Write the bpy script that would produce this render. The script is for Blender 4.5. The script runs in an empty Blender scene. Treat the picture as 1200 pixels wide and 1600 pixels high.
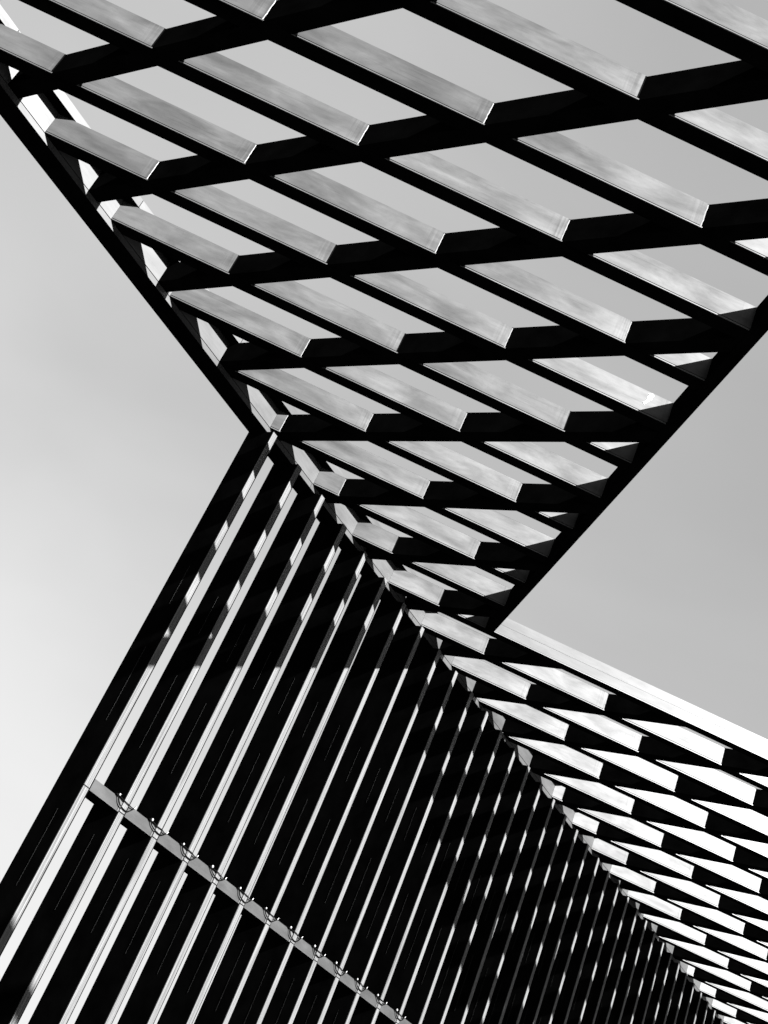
import bpy, bmesh, math, random
from mathutils import Vector, Matrix
random.seed(7)
scn = bpy.context.scene
col = scn.collection

# ------------------------------------------------------------------ camera
S = 8.0            # metres between the camera and the underside of the roof
CZ = 1.6           # camera height
cam_d = bpy.data.cameras.new('camera'); cam = bpy.data.objects.new('camera', cam_d); col.objects.link(cam)
r_ = Vector((0.9086367568828955, -0.20360066219809536, 0.3645902006278158))
u_ = Vector((-0.4175874088635024, -0.4430187344546069, 0.7933190763374498))
f_ = Vector((0.0, 0.8730871498737887, 0.48756417908339456))
M = Matrix((r_, u_, -f_)).transposed().to_4x4(); M.translation = Vector((0, 0, CZ))
cam.matrix_world = M
cam_d.sensor_fit = 'VERTICAL'; cam_d.sensor_height = 36; cam_d.lens = 1882.59 / 1600 * 36
cam_d.clip_start = 0.05; cam_d.clip_end = 3000
scn.camera = cam

SKY_POW, SKY_GAIN = .31, .985

# ------------------------------------------------------------------ sky, sun, exposure
TO_SUN = Vector((0.7268, -0.6888, 0.63)).normalized()
elev = math.asin(TO_SUN.z); azim = math.atan2(TO_SUN.x, TO_SUN.y)
w = bpy.data.worlds.new('World'); scn.world = w; w.use_nodes = True
nt = w.node_tree; nt.nodes.clear(); N = nt.nodes.new; LK = nt.links.new
sky = N('ShaderNodeTexSky'); sky.sky_type = 'NISHITA'; sky.sun_disc = False
sky.sun_elevation = elev; sky.sun_rotation = azim
sky.air_density = 1.0; sky.dust_density = 1.0; sky.ozone_density = 1.0
# black-and-white picture: the sky as a red-weighted grey, its range compressed the way the picture's is
sep = N('ShaderNodeSeparateColor'); LK(sky.outputs[0], sep.inputs[0])
def mth(op, a, b=None, c=None):
    n = N('ShaderNodeMath'); n.operation = op
    for i, x in enumerate((a, b, c)):
        if x is None: continue
        if isinstance(x, (int, float)): n.inputs[i].default_value = x
        else: LK(x, n.inputs[i])
    return n.outputs[0]
grey = mth('MULTIPLY_ADD', sep.outputs[1], .25, mth('MULTIPLY', sep.outputs[0], .75))
grey = mth('POWER', mth('MULTIPLY', grey, .13), SKY_POW)
tcw = N('ShaderNodeTexCoord'); sx = N('ShaderNodeSeparateXYZ'); LK(tcw.outputs['Generated'], sx.inputs[0])
west = mth('MULTIPLY_ADD', sx.outputs[0], -.30, 1.0)     # thin veil, a little denser towards the west
mpw = N('ShaderNodeMapping'); mpw.inputs['Scale'].default_value = (1, 1, 2.2); LK(tcw.outputs['Generated'], mpw.inputs[0])
cn = N('ShaderNodeTexNoise'); cn.inputs['Scale'].default_value = 1.9; cn.inputs['Detail'].default_value = 4; cn.inputs['Roughness'].default_value = .45; cn.inputs['Distortion'].default_value = .4
LK(mpw.outputs[0], cn.inputs['Vector'])
cm = N('ShaderNodeMapRange'); cm.inputs[1].default_value = .3; cm.inputs[2].default_value = .7; cm.inputs[3].default_value = .91; cm.inputs[4].default_value = 1.09
LK(cn.outputs[0], cm.inputs[0])
grey = mth('MULTIPLY', mth('MULTIPLY', grey, west), cm.outputs[0])
grey = mth('MULTIPLY', grey, SKY_GAIN / 16 / .13)
bg = N('ShaderNodeBackground'); LK(grey, bg.inputs[0]); bg.inputs[1].default_value = 0.13
wo = N('ShaderNodeOutputWorld'); LK(bg.outputs[0], wo.inputs[0])

sd = bpy.data.lights.new('sun', 'SUN'); sd.energy = 5.0; sd.angle = math.radians(0.5); sd.color = (1, 1, 1)
so = bpy.data.objects.new('sun', sd); col.objects.link(so)
so.rotation_euler = TO_SUN.to_track_quat('Z', 'Y').to_euler(); so.location = (30, -30, 40)
scn.view_settings.view_transform = 'Standard'; scn.view_settings.look = 'None'
scn.view_settings.exposure = 4.0; scn.view_settings.gamma = 1.0; scn.view_settings.use_curve_mapping = False

# ------------------------------------------------------------------ materials
def base_mat(name):
    m = bpy.data.materials.new(name); m.use_nodes = True
    nt = m.node_tree; nt.nodes.clear()
    b = nt.nodes.new('ShaderNodeBsdfPrincipled'); o = nt.nodes.new('ShaderNodeOutputMaterial')
    nt.links.new(b.outputs[0], o.inputs[0])
    return m, nt, b
def noise(nt, vec, scale, detail=4, rough=.5, dist=0):
    n = nt.nodes.new('ShaderNodeTexNoise'); n.inputs['Scale'].default_value = scale
    n.inputs['Detail'].default_value = detail; n.inputs['Roughness'].default_value = rough
    n.inputs['Distortion'].default_value = dist
    nt.links.new(vec, n.inputs['Vector']); return n.outputs[0]
def mapr(nt, v, a, b, c, d):
    n = nt.nodes.new('ShaderNodeMapRange'); nt.links.new(v, n.inputs[0])
    for i, x in enumerate((a, b, c, d)): n.inputs[i + 1].default_value = x
    return n.outputs[0]
def mul(nt, a, b):
    n = nt.nodes.new('ShaderNodeMath'); n.operation = 'MULTIPLY'
    nt.links.new(a, n.inputs[0]); nt.links.new(b, n.inputs[1]); return n.outputs[0]
def coords(nt, sx=1, sy=1, sz=1, rnd=60.0):
    tc = nt.nodes.new('ShaderNodeTexCoord'); oi = nt.nodes.new('ShaderNodeObjectInfo')
    mp = nt.nodes.new('ShaderNodeMapping'); mp.inputs['Scale'].default_value = (sx, sy, sz)
    nt.links.new(tc.outputs['Object'], mp.inputs[0])
    ma = nt.nodes.new('ShaderNodeMath'); ma.operation = 'MULTIPLY'; ma.inputs[1].default_value = rnd
    nt.links.new(oi.outputs['Random'], ma.inputs[0])
    va = nt.nodes.new('ShaderNodeVectorMath'); va.operation = 'ADD'
    nt.links.new(mp.outputs[0], va.inputs[0]); nt.links.new(ma.outputs[0], va.inputs[1])
    return va.outputs[0], oi.outputs['Random']

def shade_dark_steel():
    m, nt, b = base_mat('shade_darkened_steel')
    v, rnd = coords(nt, 1, 1, 1)
    c = mapr(nt, noise(nt, v, 3.0, 6, .6), .3, .7, .0006, .0016)
    nt.links.new(c, b.inputs['Base Color'])
    b.inputs['Roughness'].default_value = .62; b.inputs['Specular IOR Level'].default_value = 0.0
    return m
def plate_metal(name, base, metallic, rough, lo=.72, hi=1.15, spec=.5, ends=False):
    m, nt, b = base_mat(name)
    v, rnd = coords(nt, .55, 1, 1.6)
    v2, _ = coords(nt, .9, 1, 14)
    big = mapr(nt, noise(nt, v, 2.6, 5, .55, .6), .32, .68, lo, hi)
    streak = mapr(nt, noise(nt, v2, 3.0, 5, .6), .3, .7, .93, 1.06)
    v3, _ = coords(nt, 1, 1, 1)
    spot = mapr(nt, noise(nt, v3, 16, 3, .7), .60, .76, 1.0, .86)
    r1 = mapr(nt, rnd, 0, 1, .86 * base, 1.10 * base)
    c = mul(nt, mul(nt, mul(nt, big, streak), spot), r1)
    if ends:   # heat tint and brush marks beside the welds at either end of a plate, and a few scratches
        tc = nt.nodes.new('ShaderNodeTexCoord'); sp = nt.nodes.new('ShaderNodeSeparateXYZ'); nt.links.new(tc.outputs['Generated'], sp.inputs[0])
        vb, _ = coords(nt, 30, 1, 1.2)
        bands = mapr(nt, noise(nt, vb, 1.0, 3, .7), .35, .65, .72, 1.25)
        near = mapr(nt, sp.outputs[0], .90, .97, 0, 1)
        mx = nt.nodes.new('ShaderNodeMix'); mx.data_type = 'FLOAT'; nt.links.new(near, mx.inputs[0]); mx.inputs[2].default_value = 1.0; nt.links.new(bands, mx.inputs[3])
        c = mul(nt, c, mx.outputs[0])
        vs, _ = coords(nt, 1.2, 1, 60)
        scr = mapr(nt, noise(nt, vs, 1.0, 2, .5, .2), .66, .72, 1.0, .84)
        c = mul(nt, c, scr)
    nt.links.new(c, b.inputs['Base Color'])
    b.inputs['Metallic'].default_value = metallic
    nt.links.new(mapr(nt, noise(nt, v, 3.7, 4, .6), .3, .7, rough - .07, rough + .08), b.inputs['Roughness'])
    b.inputs['Specular IOR Level'].default_value = spec
    bp = nt.nodes.new('ShaderNodeBump'); bp.inputs['Strength'].default_value = .08; bp.inputs['Distance'].default_value = .01
    nt.links.new(noise(nt, v, 4.0, 4, .5), bp.inputs['Height']); nt.links.new(bp.outputs[0], b.inputs['Normal'])
    return m
def edge_mat():
    m, nt, b = base_mat('brushed_aluminium_edge')
    v, rnd = coords(nt, 95, 1, .8)
    s = mapr(nt, noise(nt, v, 1.0, 5, .7, .3), .38, .62, .020, .053)
    nt.links.new(s, b.inputs['Base Color']); b.inputs['Metallic'].default_value = .1
    b.inputs['Roughness'].default_value = .5; b.inputs['Specular IOR Level'].default_value = .15
    return m
def ground_mat():
    m, nt, b = base_mat('grey_paving')
    tc = nt.nodes.new('ShaderNodeTexCoord')
    br = nt.nodes.new('ShaderNodeTexBrick'); br.inputs['Scale'].default_value = 1.2
    br.inputs['Color1'].default_value = (.022, .022, .022, 1); br.inputs['Color2'].default_value = (.028, .028, .028, 1); br.inputs['Mortar'].default_value = (.012, .012, .012, 1)
    br.inputs['Mortar Size'].default_value = .01
    nt.links.new(tc.outputs['Object'], br.inputs['Vector'])
    nt.links.new(br.outputs[0], b.inputs['Base Color']); b.inputs['Roughness'].default_value = .9
    b.inputs['Specular IOR Level'].default_value = .2
    return m
DARK = shade_dark_steel()  # near-black colour stands in for shade on undersides, cross beams and fin sides
PLATE = plate_metal('sunlit_galvanised_plate', .0355, .55, .46, .64, 1.24, .2, True)  # pale tone on sunlit rafter faces only; the light is in the colour
LPLATE = plate_metal('sunlit_edge_plate', .022, .5, .55, .80, 1.15, .2)  # likewise paler for the sunlit inner side of the long edge beam
FASC = plate_metal('sunlit_fascia_plate', .028, .5, .5, .88, 1.1, .2)  # likewise paler for the sunlit open edge
HEAD = plate_metal('grey_head_plate', .016, .4, .55, .85, 1.1, .2)
RAILM = plate_metal('grey_rail_plate', .0125, .5, .5, .9, 1.08)
LIP = plate_metal('bright_lip', .04, .6, .45, .9, 1.1)
EDGE = edge_mat(); GROUND = ground_mat()
def simple(name, c, rough=.6, metallic=0, spec=.4):
    m, nt, b = base_mat(name); v, _ = coords(nt)
    nt.links.new(mapr(nt, noise(nt, v, 20, 3), .3, .7, c * .85, c * 1.1), b.inputs['Base Color'])
    b.inputs['Roughness'].default_value = rough; b.inputs['Metallic'].default_value = metallic; b.inputs['Specular IOR Level'].default_value = spec
    return m
WIRE = simple('black_rubber_wire', .0015, .6, 0, .0); BULB = simple('white_plastic', .10, .4); WELD = simple('weld_metal', .020, .55, .3)
SCUFF = simple('worn_steel_line', .0004, .6, 0, .2)

# ------------------------------------------------------------------ helpers
def Z(z): return CZ + S * z
def link(name, me, parent=None, mats=()):
    o = bpy.data.objects.new(name, me); col.objects.link(o)
    if parent is not None: o.parent = parent
    for m in mats:
        if m.name not in me.materials: me.materials.append(m)
    return o
def empty(name, loc, label, cat, group=None):
    o = bpy.data.objects.new(name, None); col.objects.link(o); o.location = loc
    o['label'] = label; o['category'] = cat
    if group: o['group'] = group
    return o
def prism_data(poly, z0, z1, off=0):
    n = len(poly)
    area = sum(poly[i][0] * poly[(i + 1) % n][1] - poly[(i + 1) % n][0] * poly[i][1] for i in range(n))
    if area < 0: poly = poly[::-1]
    vs = [(x, y, z0) for x, y in poly] + [(x, y, z1) for x, y in poly]
    fs = [tuple(off + i for i in range(n - 1, -1, -1)), tuple(off + n + i for i in range(n))]
    fs += [(off + i, off + (i + 1) % n, off + n + (i + 1) % n, off + n + i) for i in range(n)]
    return vs, fs
def prism(name, poly, z0, z1, mat, parent, frame=None):
    """poly in world roof units; the mesh is stored about its own origin, x along 'frame' direction"""
    cx = sum(p[0] for p in poly) / len(poly); cy = sum(p[1] for p in poly) / len(poly)
    ang = frame or 0.0; ca, sa = math.cos(ang), math.sin(ang)
    loc = [(((x - cx) * ca + (y - cy) * sa) * S, (-(x - cx) * sa + (y - cy) * ca) * S) for x, y in poly]
    vs, fs = prism_data(loc, 0, (z1 - z0) * S)
    me = bpy.data.meshes.new(name); me.from_pydata(vs, [], fs); me.update()
    o = link(name, me, parent, (mat,))
    set_world(o, (cx * S, cy * S, Z(z0)), ang)
    return o
WLOC = {}
def set_world(o, loc, ang):
    """parents are Empties / parts with known world position; children stay upright"""
    mw = Matrix.Translation(loc) @ Matrix.Rotation(ang, 4, 'Z')
    WLOC[o.name] = mw
    if o.parent is not None:
        o.matrix_local = WLOC[o.parent.name].inverted() @ mw
    else: o.matrix_local = mw
def clip(poly, n, c):
    """keep n.X >= c"""
    out = []; L = len(poly)
    for i in range(L):
        a, b = poly[i], poly[(i + 1) % L]
        da = n[0] * a[0] + n[1] * a[1] - c; db = n[0] * b[0] + n[1] * b[1] - c
        if da >= 0: out.append(a)
        if (da > 0 and db < 0) or (da < 0 and db > 0):
            t = da / (da - db); out.append((a[0] + (b[0] - a[0]) * t, a[1] + (b[1] - a[1]) * t))
    return out
def dot(a, b): return a[0] * b[0] + a[1] * b[1]
def px(x, y, z):
    """where a roof-unit point falls in the 1200x1600 picture (only used to leave out what is never seen)"""
    v = Vector((x, y, z)); d = v.dot(f_)
    if d <= 0.05: return None
    return 600 + 1882.59 * v.dot(r_) / d, 800 - 1882.59 * v.dot(u_) / d

# ------------------------------------------------------------------ roof grid, measured
aA = math.radians(0.78616); aB = math.radians(-39.85786); aL = math.radians(49.4)
uA = (math.cos(aA), math.sin(aA)); nA = (-math.sin(aA), math.cos(aA))
uB = (math.cos(aB), math.sin(aB)); nB = (-math.sin(aB), math.cos(aB))
uL = (math.cos(aL), math.sin(aL)); nI = (math.sin(aL), -math.cos(aL))
OA = {-14: 2.8055, -13: 2.6978, -12: 2.5856, -11: 2.473, -10: 2.3604, -9: 2.2521, -8: 2.1402, -7: 2.0309, -6: 1.9182, -5: 1.8083, -4: 1.6971,
      -3: 1.5861, -2: 1.4756, -1: 1.3654, 0: 1.2546, 1: 1.1455, 2: 1.0342, 3: 0.9262, 4: 0.812, 5: 0.7015}
for k in range(6, 10): OA[k] = OA[5] - .1107 * (k - 5)
for k in range(-15, -32, -1): OA[k] = OA[-14] + .1110 * (-14 - k)
OB = {0: 0.348, 1: 0.5125, 2: 0.683, 3: 0.8519, 4: 1.0203, 5: 1.1882, 6: 1.3562, 7: 1.5233, 8: 1.6898, 9: 1.8559, 10: 2.0256, 11: 2.1915, 12: 2.3601, 13: 2.5285, 14: 2.6965}
for j in range(-1, -6, -1): OB[j] = OB[0] + .1677 * j
for j in range(15, 33): OB[j] = OB[14] + .1680 * (j - 14)
WA, WB, D = .0205, .0221, .0385
LO, LI = -1.3134, -1.2750            # outer and inner face of the long edge beam
FR = -1.2595                         # front of the fins
ZT = 1 + D
XR, YFAR, YNEAR = 2.7, OA[-31] + WA, OA[9]
def rin(y): return .2825 + (1.478 - y) * .033
def rout(y): return .2990 + (1.478 - y) * .0315
# inner R line as half plane  n.X <= c
def line_n(p, q):
    d = (q[0] - p[0], q[1] - p[1]); l = math.hypot(*d); n = (-d[1] / l, d[0] / l); return n, dot(n, p)
nR, cR = line_n((rin(0), 0), (rin(2), 2))    # normal points to -x
YF = OA[-7]

roof = empty('lattice_canopy', (0, 2.0 * S, Z(1)), 'steel lattice of crossing beams overhead, coloured dark for shade and pale on sunlit sides', 'canopy')
WLOC['lattice_canopy'] = Matrix.Translation((0, 2.0 * S, Z(1)))
def quadA(o0, o1): return [tuple(uA[i] * t + nA[i] * o for i in (0, 1)) for o, t in ((o0, -6), (o0, 8), (o1, 8), (o1, -6))]
def quadB(o0, o1): return [tuple(uB[i] * t + nB[i] * o for i in (0, 1)) for o, t in ((o0, -8), (o0, 8), (o1, 8), (o1, -8))]

def tA(o, n, c):   # parameter along the rafter line at offset o where n.X = c
    return (c - o * dot(nA, n)) / dot(uA, n)
def PA(o, t): return (uA[0] * t + nA[0] * o, uA[1] * t + nA[1] * o)

seam_me = None
def box_me(name, x0, x1, y0, y1, z0, z1, mats):
    vs, fs = prism_data([(x0, y0), (x1, y0), (x1, y1), (x0, y1)], z0, z1)
    me = bpy.data.meshes.new(name); me.from_pydata(vs, [], fs); me.update()
    for m in mats: me.materials.append(m)
    return me
def weld_me(var):
    rnd = random.Random(var); bm = bmesh.new(); prev = None; n = 9
    for i in range(n + 1):
        z = (.0006 + (D - .0024) * i / n) * S; r = .008 * (0.8 + rnd.random() * .4); xo = (rnd.random() - .5) * .003
        ring = [bm.verts.new((xo + r * math.cos(a), -abs(r) * .45 * math.sin(a) - .003, z)) for a in (0, math.pi / 3, 2 * math.pi / 3, math.pi)]
        if prev:
            for q in range(3): bm.faces.new((prev[q], prev[q + 1], ring[q + 1], ring[q]))
        prev = ring
    me = bpy.data.meshes.new('weld_seam'); bm.to_mesh(me); bm.free(); me.materials.append(WELD); return me
WELDS = [weld_me(i) for i in range(6)]

extra_v, extra_f = [], []
n_plate = 0
PT = .0009     # plate stands proud of the beam
for k in sorted(OA):
    o = OA[k]
    part1 = k > -7
    poly = quadA(o, o + WA)
    poly = clip(poly, nI, LI)
    if part1: poly = clip(poly, nR, cR)
    else: poly = clip(poly, (-1, 0), -XR)
    if len(poly) < 3: continue
    raf = prism('rafter', poly, 1, ZT, DARK, roof, aA)
    tl = tA(o, nI, LI); tr = tA(o, nR, cR) if part1 else (XR - nA[0] * o) / uA[0]
    # thin bright lip along the foot of the rafter, a hair's gap under the plates
    segs = [(tl, tr)]
    for a, b in segs:
        prism('bottom_lip', [PA(o - .0012, a + .001), PA(o - .0012, b - .001), PA(o, b - .001), PA(o, a + .001)], 1.0004, 1.0019, LIP, raf, aA)
    # pale plates carrying the sunlit tone of the rafter faces, cell by cell
    for j in sorted(OB):
        if j + 1 not in OB: continue
        a = tA(o, nB, OB[j]); b = tA(o, nB, OB[j + 1] - WB)
        if k == -7: b = min(b, tA(o, nR, cR))
        full_r = b < tr - .001
        a = max(a, tl + .0006); b = min(b, tr)
        if b - a < .004: continue
        pc = PA(o, (a + b) / 2); q = px(pc[0], pc[1], 1.02)
        A0 = px(*PA(o, a), 1); B0 = px(*PA(o, b), ZT)
        vis = False
        for s_ in (A0, B0, q):
            if s_ and -25 < s_[0] < 1225 and -25 < s_[1] < 1625: vis = True
        ext = .0016
        pl = [PA(o - PT, a), PA(o - PT, b - (ext if full_r else 0)), PA(o, b - (ext if full_r else 0)), PA(o, a)]
        if vis and n_plate < 295:
            n_plate += 1
            prism('sunlit_side_plate', pl, 1.0033, ZT - .0007, PLATE, raf, aA)
            if full_r and random.random() < .75:
                ws = bpy.data.objects.new('weld_seam', random.choice(WELDS)); col.objects.link(ws); ws.parent = raf
                c_ = PA(o - .0002, b - .0009); set_world(ws, (c_[0] * S, c_[1] * S, Z(1)), aA)
        else:
            vs, fs = prism_data([(x * S, y * S) for x, y in pl], Z(1.0027), Z(ZT - .0007), len(extra_v))
            extra_v += vs; extra_f += fs
    if k == -7:   # past the inner corner this rafter is the open edge of the roof: two courses of fascia panel
        t = tA(o, nR, cR) + .0166; step = .86; first = True
        while t < tr - .02:
            t1 = min(t + step, tr)
            for z0, z1 in ((1.0027, 1.0205), (1.0209, ZT + .0004)):
                prism('fascia_panel', [PA(o - PT, t + .0006), PA(o - PT, t1), PA(o, t1), PA(o, t + .0006)], z0, z1, FASC, raf, aA)
            t = t1
me = bpy.data.meshes.new('distant_sunlit_plates'); me.from_pydata(extra_v, [], extra_f); me.update()
dp = link('distant_sunlit_plates', me, roof, (PLATE,)); set_world(dp, (0, 0, 0), 0); dp['kind'] = 'stuff'

for j in sorted(OB):
    base = quadB(OB[j] - WB, OB[j])
    base = clip(base, nI, LI)
    p1 = clip(clip(clip(base, nR, cR), (-nA[0], -nA[1]), -YF), nA, YNEAR + WA)
    p2 = clip(clip(clip(base, nA, YF + WA), (-1, 0), -XR + .02), (-nA[0], -nA[1]), -(YFAR - WA))
    for pp in (p1, p2):
        if len(pp) < 3: continue
        prism('cross_beam', pp, 1.0002, ZT - .0003, DARK, roof, aB)

# ---- long edge beam over the fin wall
def PL(s, n): return (uL[0] * s + nI[0] * n, uL[1] * s + nI[1] * n)
s_far = 4.9; s_near = (YNEAR - LO * nI[1]) / uL[1]
le = [PL(-2, LO), PL(8, LO), PL(8, LI), PL(-2, LI)]
le = clip(clip(le, nA, YNEAR), (-nA[0], -nA[1]), -YFAR)
edge = prism('edge_beam', le, .990, ZT, DARK, roof, aL)
hits = []
for k in sorted(OA, reverse=True):
    # where rafter faces meet the inner face of the edge beam (parameter s)
    def sat(o): return (o - LI * dot(nI, nA)) / dot(uL, nA)
    hits.append((sat(OA[k]), sat(OA[k] + WA)))
for (a0, a1), (b0, b1) in zip(hits[:-1], hits[1:]):
    if b0 - a1 < .005: continue
    prism('sunlit_side_plate', [PL(a1 + .0003, LI), PL(b0 - .0003, LI), PL(b0 - .0003, LI + .0008), PL(a1 + .0003, LI + .0008)], 1.0004, ZT - .0006, LPLATE, edge, aL)
s = hits[0][0]
while s < s_far - .5:
    prism('head_plate', [PL(s, LI), PL(s + .4118, LI), PL(s + .4118, LI + .0006), PL(s, LI + .0006)], .9904, .9992, HEAD, edge, aL); s += .4125
fl = clip(clip([PL(-2, LO), PL(8, LO), PL(8, -1.2572), PL(-2, -1.2572)], nA, YNEAR), (-nA[0], -nA[1]), -YFAR)
flange = prism('top_flange', fl, ZT + .0003, ZT + .0145, DARK, edge, aL)
s = hits[0][0] + .115
while s < s_far - .5:
    prism('flange_plate', [PL(s, -1.2572), PL(s + .2740, -1.2572), PL(s + .2740, -1.2565), PL(s, -1.2565)], ZT + .0005, ZT + .0143, LPLATE, edge, aL); s += .275

# ---- slim edge beam along the free side, and the far edges
re = [(rin(YNEAR - .1), YNEAR - .1), (rout(YNEAR - .1), YNEAR - .1), (rout(2.3), 2.3), (rin(2.3), 2.3)]
re = clip(clip(re, (-nA[0], -nA[1]), -(YF - .0001)), nA, YNEAR)
prism('edge_beam', re, .9995, ZT + .0002, DARK, roof, math.radians(91.8))
prism('edge_beam', clip(clip([(XR, 1.5), (XR + .02, 1.5), (XR + .02, 6), (XR, 6)], nA, YF), (-nA[0], -nA[1]), -YFAR), .9995, ZT + .0002, DARK, roof, math.radians(90))
# added beam, unseen right of the picture, placed to shadow the first fins
prism('added_shadow_beam', [(rout(.70), .716), (2.7, .743), (2.7, .761), (rout(.70), .734)], 1.0, ZT - .006, DARK, roof, aA)
prism('edge_beam', [(2.7, .60), (2.72, .60), (2.72, YF), (2.7, YF)], .9998, ZT + .0001, DARK, roof, math.radians(90))

# ------------------------------------------------------------------ the wall of fins
P0, PITCH, TH = 1.1370, .0825, .0145
NF = 41
wall = empty('slatted_screen', (PL(2.8, FR)[0] * S, PL(2.8, FR)[1] * S, 0), 'row of tall vertical fins under the canopy, shaded sides coloured black, front edges bright', 'screen')
WLOC['slatted_screen'] = Matrix.Translation((PL(2.8, FR)[0] * S, PL(2.8, FR)[1] * S, 0))
ZB, ZTOP, ZS = 0.02, Z(.9897), Z(.3572)
# fin body: origin at front near corner, x along the wall, y into the open
bm = bmesh.new()
def bmbox(bm, x0, x1, y0, y1, z0, z1, mi=0):
    vs, fs = prism_data([(x0, y0), (x1, y0), (x1, y1), (x0, y1)], z0, z1)
    bv = [bm.verts.new(v) for v in vs]
    for f in fs: bm.faces.new([bv[i] for i in f]).material_index = mi
bmbox(bm, 0, TH * S, (LO - FR) * S, -.0016 * S, ZB, ZTOP)
finme = bpy.data.meshes.new('fin'); 
zz = 1.0
while zz < ZTOP - 1.2:
    ln = random.uniform(.5, 1.5); yy = random.choice((-.024, -.024, -.0245)) * S
    bmbox(bm, -.0012, 0, yy, yy + .003, zz, min(zz + ln, ZTOP - .3), 1); zz += ln + random.uniform(.5, 2.0)
bm.to_mesh(finme); bm.free(); finme.materials.append(DARK); finme.materials.append(SCUFF)
# y must point along nI: for a frame rotated by aL, local +y is the outward normal, so mirror
finme.transform(Matrix.Scale(-1, 4, (0, 1, 0))); finme.flip_normals()
def strip_me(name, z0, z1):
    W = (TH - .0031) * S; prof = []
    n = 5
    for i in range(n):
        x = W * i / n; d = W / n
        prof += [(x + (.003 if i else 0), 0.0), (x + d - .003, 0.0)]
        if i < n - 1: prof += [(x + d, -.0045)]
    poly = prof + [(W, -.0015 * S), (0, -.0015 * S)]
    poly = [(x, -y) for x, y in poly]
    vs, fs = prism_data(poly, z0, z1)
    me = bpy.data.meshes.new(name); me.from_pydata(vs, [], fs); me.update(); me.materials.append(EDGE); return me
lo_me, hi_me = strip_me('edge_strip', ZB, ZS - .006), strip_me('edge_strip', ZS + .006, ZTOP)
def spos(i): return P0 + PITCH * i
fins = []
for i in range(NF):
    p = PL(spos(i), FR); f = bpy.data.objects.new('fin', finme); col.objects.link(f); f.parent = wall
    set_world(f, (p[0] * S, p[1] * S, 0), aL); fins.append(f)
    for me_ in (lo_me, hi_me):
        e = bpy.data.objects.new('edge_strip', me_); col.objects.link(e); e.parent = f
        set_world(e, (p[0] * S, p[1] * S, 0), aL)
# ---- cross rail
ZR0, ZR1 = .3563, .3737
rail = prism('cross_rail', [PL(P0 + TH * .5, -1.3045), PL(spos(NF - 1), -1.3045), PL(spos(NF - 1), FR - .0036), PL(P0 + TH * .5, FR - .0036)], ZR0, ZR1, DARK, wall, aL)
def rail_me(name, pts, thick, mat):
    """pts in (s, z) relative to bay start and rail foot; thickness towards the open side"""
    n = len(pts); vs = [(x * S, 0, z * S) for x, z in pts] + [(x * S, -thick, z * S) for x, z in pts]
    fs = [tuple(range(n)), tuple(range(2 * n - 1, n - 1, -1))] + [(i, i + n, (i + 1) % n + n, (i + 1) % n) for i in range(n)]
    me = bpy.data.meshes.new(name); me.from_pydata(vs, [], fs); me.update(); me.materials.append(mat)
    b = bmesh.new(); b.from_mesh(me); bmesh.ops.recalc_face_normals(b, faces=b.faces); b.to_mesh(me); b.free(); return me
B0_, B1_ = TH + .0008, PITCH - .0003
hgt = ZR1 - ZR0
panel = rail_me('rail_panel', [(B0_, .0006), (B1_ - .0035, .0006), (B1_ - .0035, hgt - .0070), (B1_ - .0125, hgt - .0004), (B0_, hgt - .0004)], .010, RAILM)
brkt = rail_me('rail_bracket', [(B1_ - .0030, .0006), (B1_, .0006), (B1_, hgt - .0030), (B1_ - .0110, hgt - .0004), (B1_ - .0118, hgt - .0004), (B1_ - .0030, hgt - .0068)], .014, LIP)
lipm = rail_me('rail_lip', [(B0_, .0000), (B1_, .0000), (B1_, .0004), (B0_, .0004)], .014, LIP)
for i in range(NF - 1):
    p = PL(spos(i), FR - .0035)
    for nm, me_ in (('rail_panel', panel), ('rail_bracket', brkt), ('rail_lip', lipm)):
        e = bpy.data.objects.new(nm, me_); col.objects.link(e); e.parent = rail
        set_world(e, (p[0] * S, p[1] * S, Z(ZR0)), aL)

# ------------------------------------------------------------------ ground
gm = bpy.data.meshes.new('ground'); R_ = 1500
gm.from_pydata([(-R_, -R_, 0), (R_, -R_, 0), (R_, R_, 0), (-R_, R_, 0)], [], [(0, 1, 2, 3)]); gm.update()
g = link('ground', gm, None, (GROUND,)); g['kind'] = 'structure'

# ------------------------------------------------------------------ wire loops with little white bulbs on the cross rail
def tube(bm, pts, r, n=6):
    pts = [Vector(p) for p in pts]; prev = None
    for i, p in enumerate(pts):
        t = (pts[min(i + 1, len(pts) - 1)] - pts[max(i - 1, 0)]).normalized()
        a = t.orthogonal().normalized(); b = t.cross(a)
        if prev is not None:
            a = (pa - t * pa.dot(t)).normalized(); b = t.cross(a)
        ring = [bm.verts.new(p + a * r * math.cos(2 * math.pi * q / n) + b * r * math.sin(2 * math.pi * q / n)) for q in range(n)]
        if prev:
            for q in range(n): bm.faces.new((prev[q], prev[(q + 1) % n], ring[(q + 1) % n], ring[q]))
        prev = ring; pa = a
    return bm
def smooth(pts, m=5):
    out = []
    for i in range(len(pts) - 1):
        p0 = Vector(pts[max(i - 1, 0)]); p1 = Vector(pts[i]); p2 = Vector(pts[i + 1]); p3 = Vector(pts[min(i + 2, len(pts) - 1)])
        for q in range(m):
            t = q / m
            out.append(.5 * ((2 * p1) + (p2 - p0) * t + (2 * p0 - 5 * p1 + 4 * p2 - p3) * t * t + (3 * p1 - p0 - 3 * p2 + p3) * t ** 3))
    out.append(Vector(pts[-1])); return out
ordn = ['second', 'third', 'fourth', 'fifth', 'sixth', 'seventh', 'eighth', 'ninth', 'tenth', 'eleventh', 'twelfth', 'thirteenth']
def loc3(s_, n_, z_): return (s_ * S, -n_ * S, z_ * S)
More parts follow.
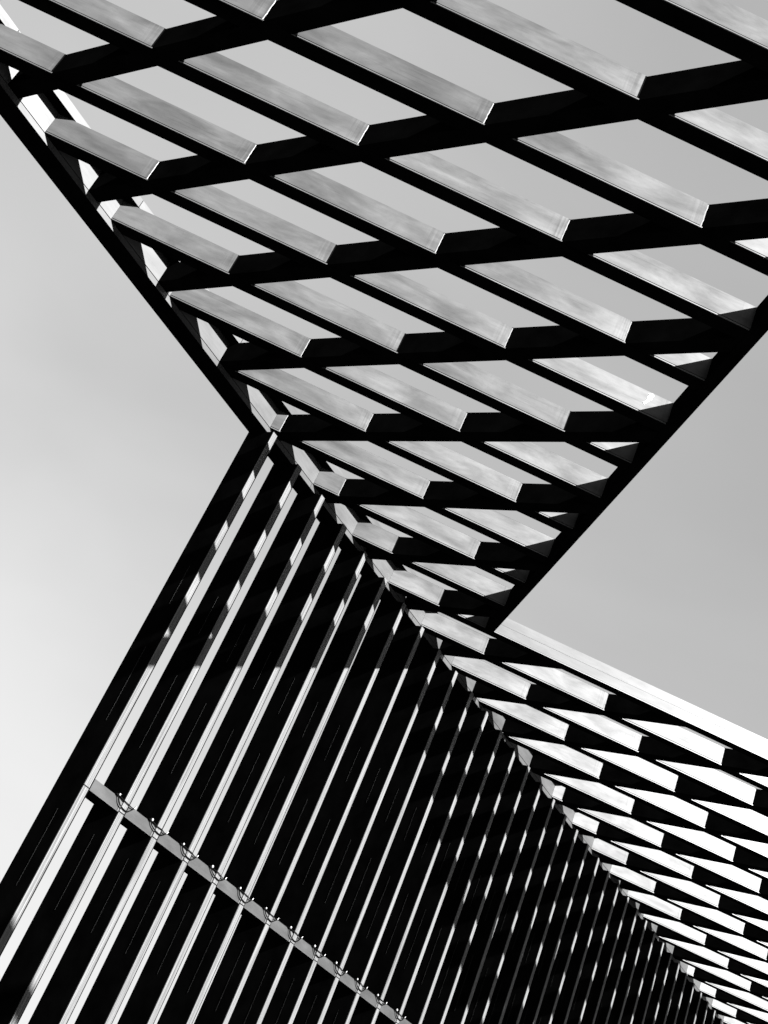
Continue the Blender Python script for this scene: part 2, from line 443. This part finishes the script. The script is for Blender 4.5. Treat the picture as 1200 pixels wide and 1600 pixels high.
for i in range(1, 13):
    rnd = random.Random(i * 13); jz = lambda a=.0012: (rnd.random() - .5) * a * 2
    o = empty('wire_loop', (0, 0, 0), 'black wire loop with white bulb on the cross rail at the %s fin from left' % ordn[i - 1], 'wire', 'wire loops tied along the cross rail')
    p = PL(spos(i), FR)
    o.location = (p[0] * S, p[1] * S, Z(ZR1)); o.rotation_euler = (0, 0, aL)
    dz = jz(.0018); dx = jz(.0015)
    sg = 1 + rnd.uniform(-.12, .12)
    p1 = [(-.0216 + dx, .0002, .0014), (-.0165 + dx, .0002, -.0003), (-.0105 + dx, .0004, (-.0055 + dz) * sg), (-.0008, .0012, (-.0090 + dz) * sg),
          (.0100, .0014, (-.0098 + dz) * sg), (.0171, .0002, -.0068 + dz), (.0226, .0000, -.0020), (.0250, .0000, .0016 + jz(.001))]
    p2 = [(-.020 + dx, .000, .0014), (-.010, .0006, .0006), (.0000, .0014, -.0002 + jz(.0008)), (.0100, .0014, -.0010 + jz(.0008)), (.018, .0004, -.0018), (.0240, .0000, -.0012)]
    bm = bmesh.new(); tube(bm, [loc3(*q) for q in smooth(p1)], .0068); me = bpy.data.meshes.new('wire'); bm.to_mesh(me); bm.free()
    a = link('wire', me, o, (WIRE,))
    bm = bmesh.new(); tube(bm, [loc3(*q) for q in smooth(p2)], .0052); me = bpy.data.meshes.new('tie'); bm.to_mesh(me); bm.free()
    link('tie', me, o, (WIRE,))
    bm = bmesh.new(); bmesh.ops.create_uvsphere(bm, u_segments=12, v_segments=8, radius=.011 + rnd.random() * .004)
    for v_ in bm.verts: v_.co.z *= 1.25
    me = bpy.data.meshes.new('bulb'); bm.to_mesh(me); bm.free()
    b = link('bulb', me, o, (BULB,)); b.location = loc3(-.0150 + dx, .0005, .0026)
    bm = bmesh.new(); bmesh.ops.create_cone(bm, cap_ends=True, segments=8, radius1=.006, radius2=.005, depth=.03)
    me = bpy.data.meshes.new('clip'); bm.to_mesh(me); bm.free()
    b = link('clip', me, o, (BULB,)); b.location = loc3(.0246, .0005, .0010); b.rotation_euler = (0, .5, 0)

# ------------------------------------------------------------------ a scrap of white cloth caught at the end of one beam
rnd = random.Random(3); bm = bmesh.new(); nx, ny = 7, 9; grid = []
for a in range(nx):
    rowv = []
    for b in range(ny):
        u, v_ = a / (nx - 1), b / (ny - 1)
        wd = .085 * (1 - .75 * v_) ; x = (u - .5) * wd - .07 * v_ ** 2 + rnd.uniform(-.012, .012)
        rowv.append(bm.verts.new((x, rnd.uniform(-.03, .0) - .01, .07 - .22 * v_ + rnd.uniform(-.014, .014))))
    grid.append(rowv)
for a in range(nx - 1):
    for b in range(ny - 1):
        if rnd.random() < .25 and b > 4: continue
        bm.faces.new((grid[a][b], grid[a + 1][b], grid[a + 1][b + 1], grid[a][b + 1]))
bmesh.ops.solidify(bm, geom=list(bm.faces), thickness=.004)
me = bpy.data.meshes.new('torn_scrap'); bm.to_mesh(me); bm.free()
CLOTH = simple('white_cloth', .6, .9, 0, 0)
o = link('torn_scrap', me, None, (CLOTH,)); q = PA(OA[0] - .0010, .2760)
o.location = (q[0] * S, q[1] * S, Z(1.0285)); o.scale = (.75, .16, .72); o['label'] = 'small torn white scrap caught on a roof beam beside the slim right edge beam'; o['category'] = 'scrap'

scn.render.film_transparent = False
scn.render.resolution_x = 768; scn.render.resolution_y = 1024
print('plates', n_plate)
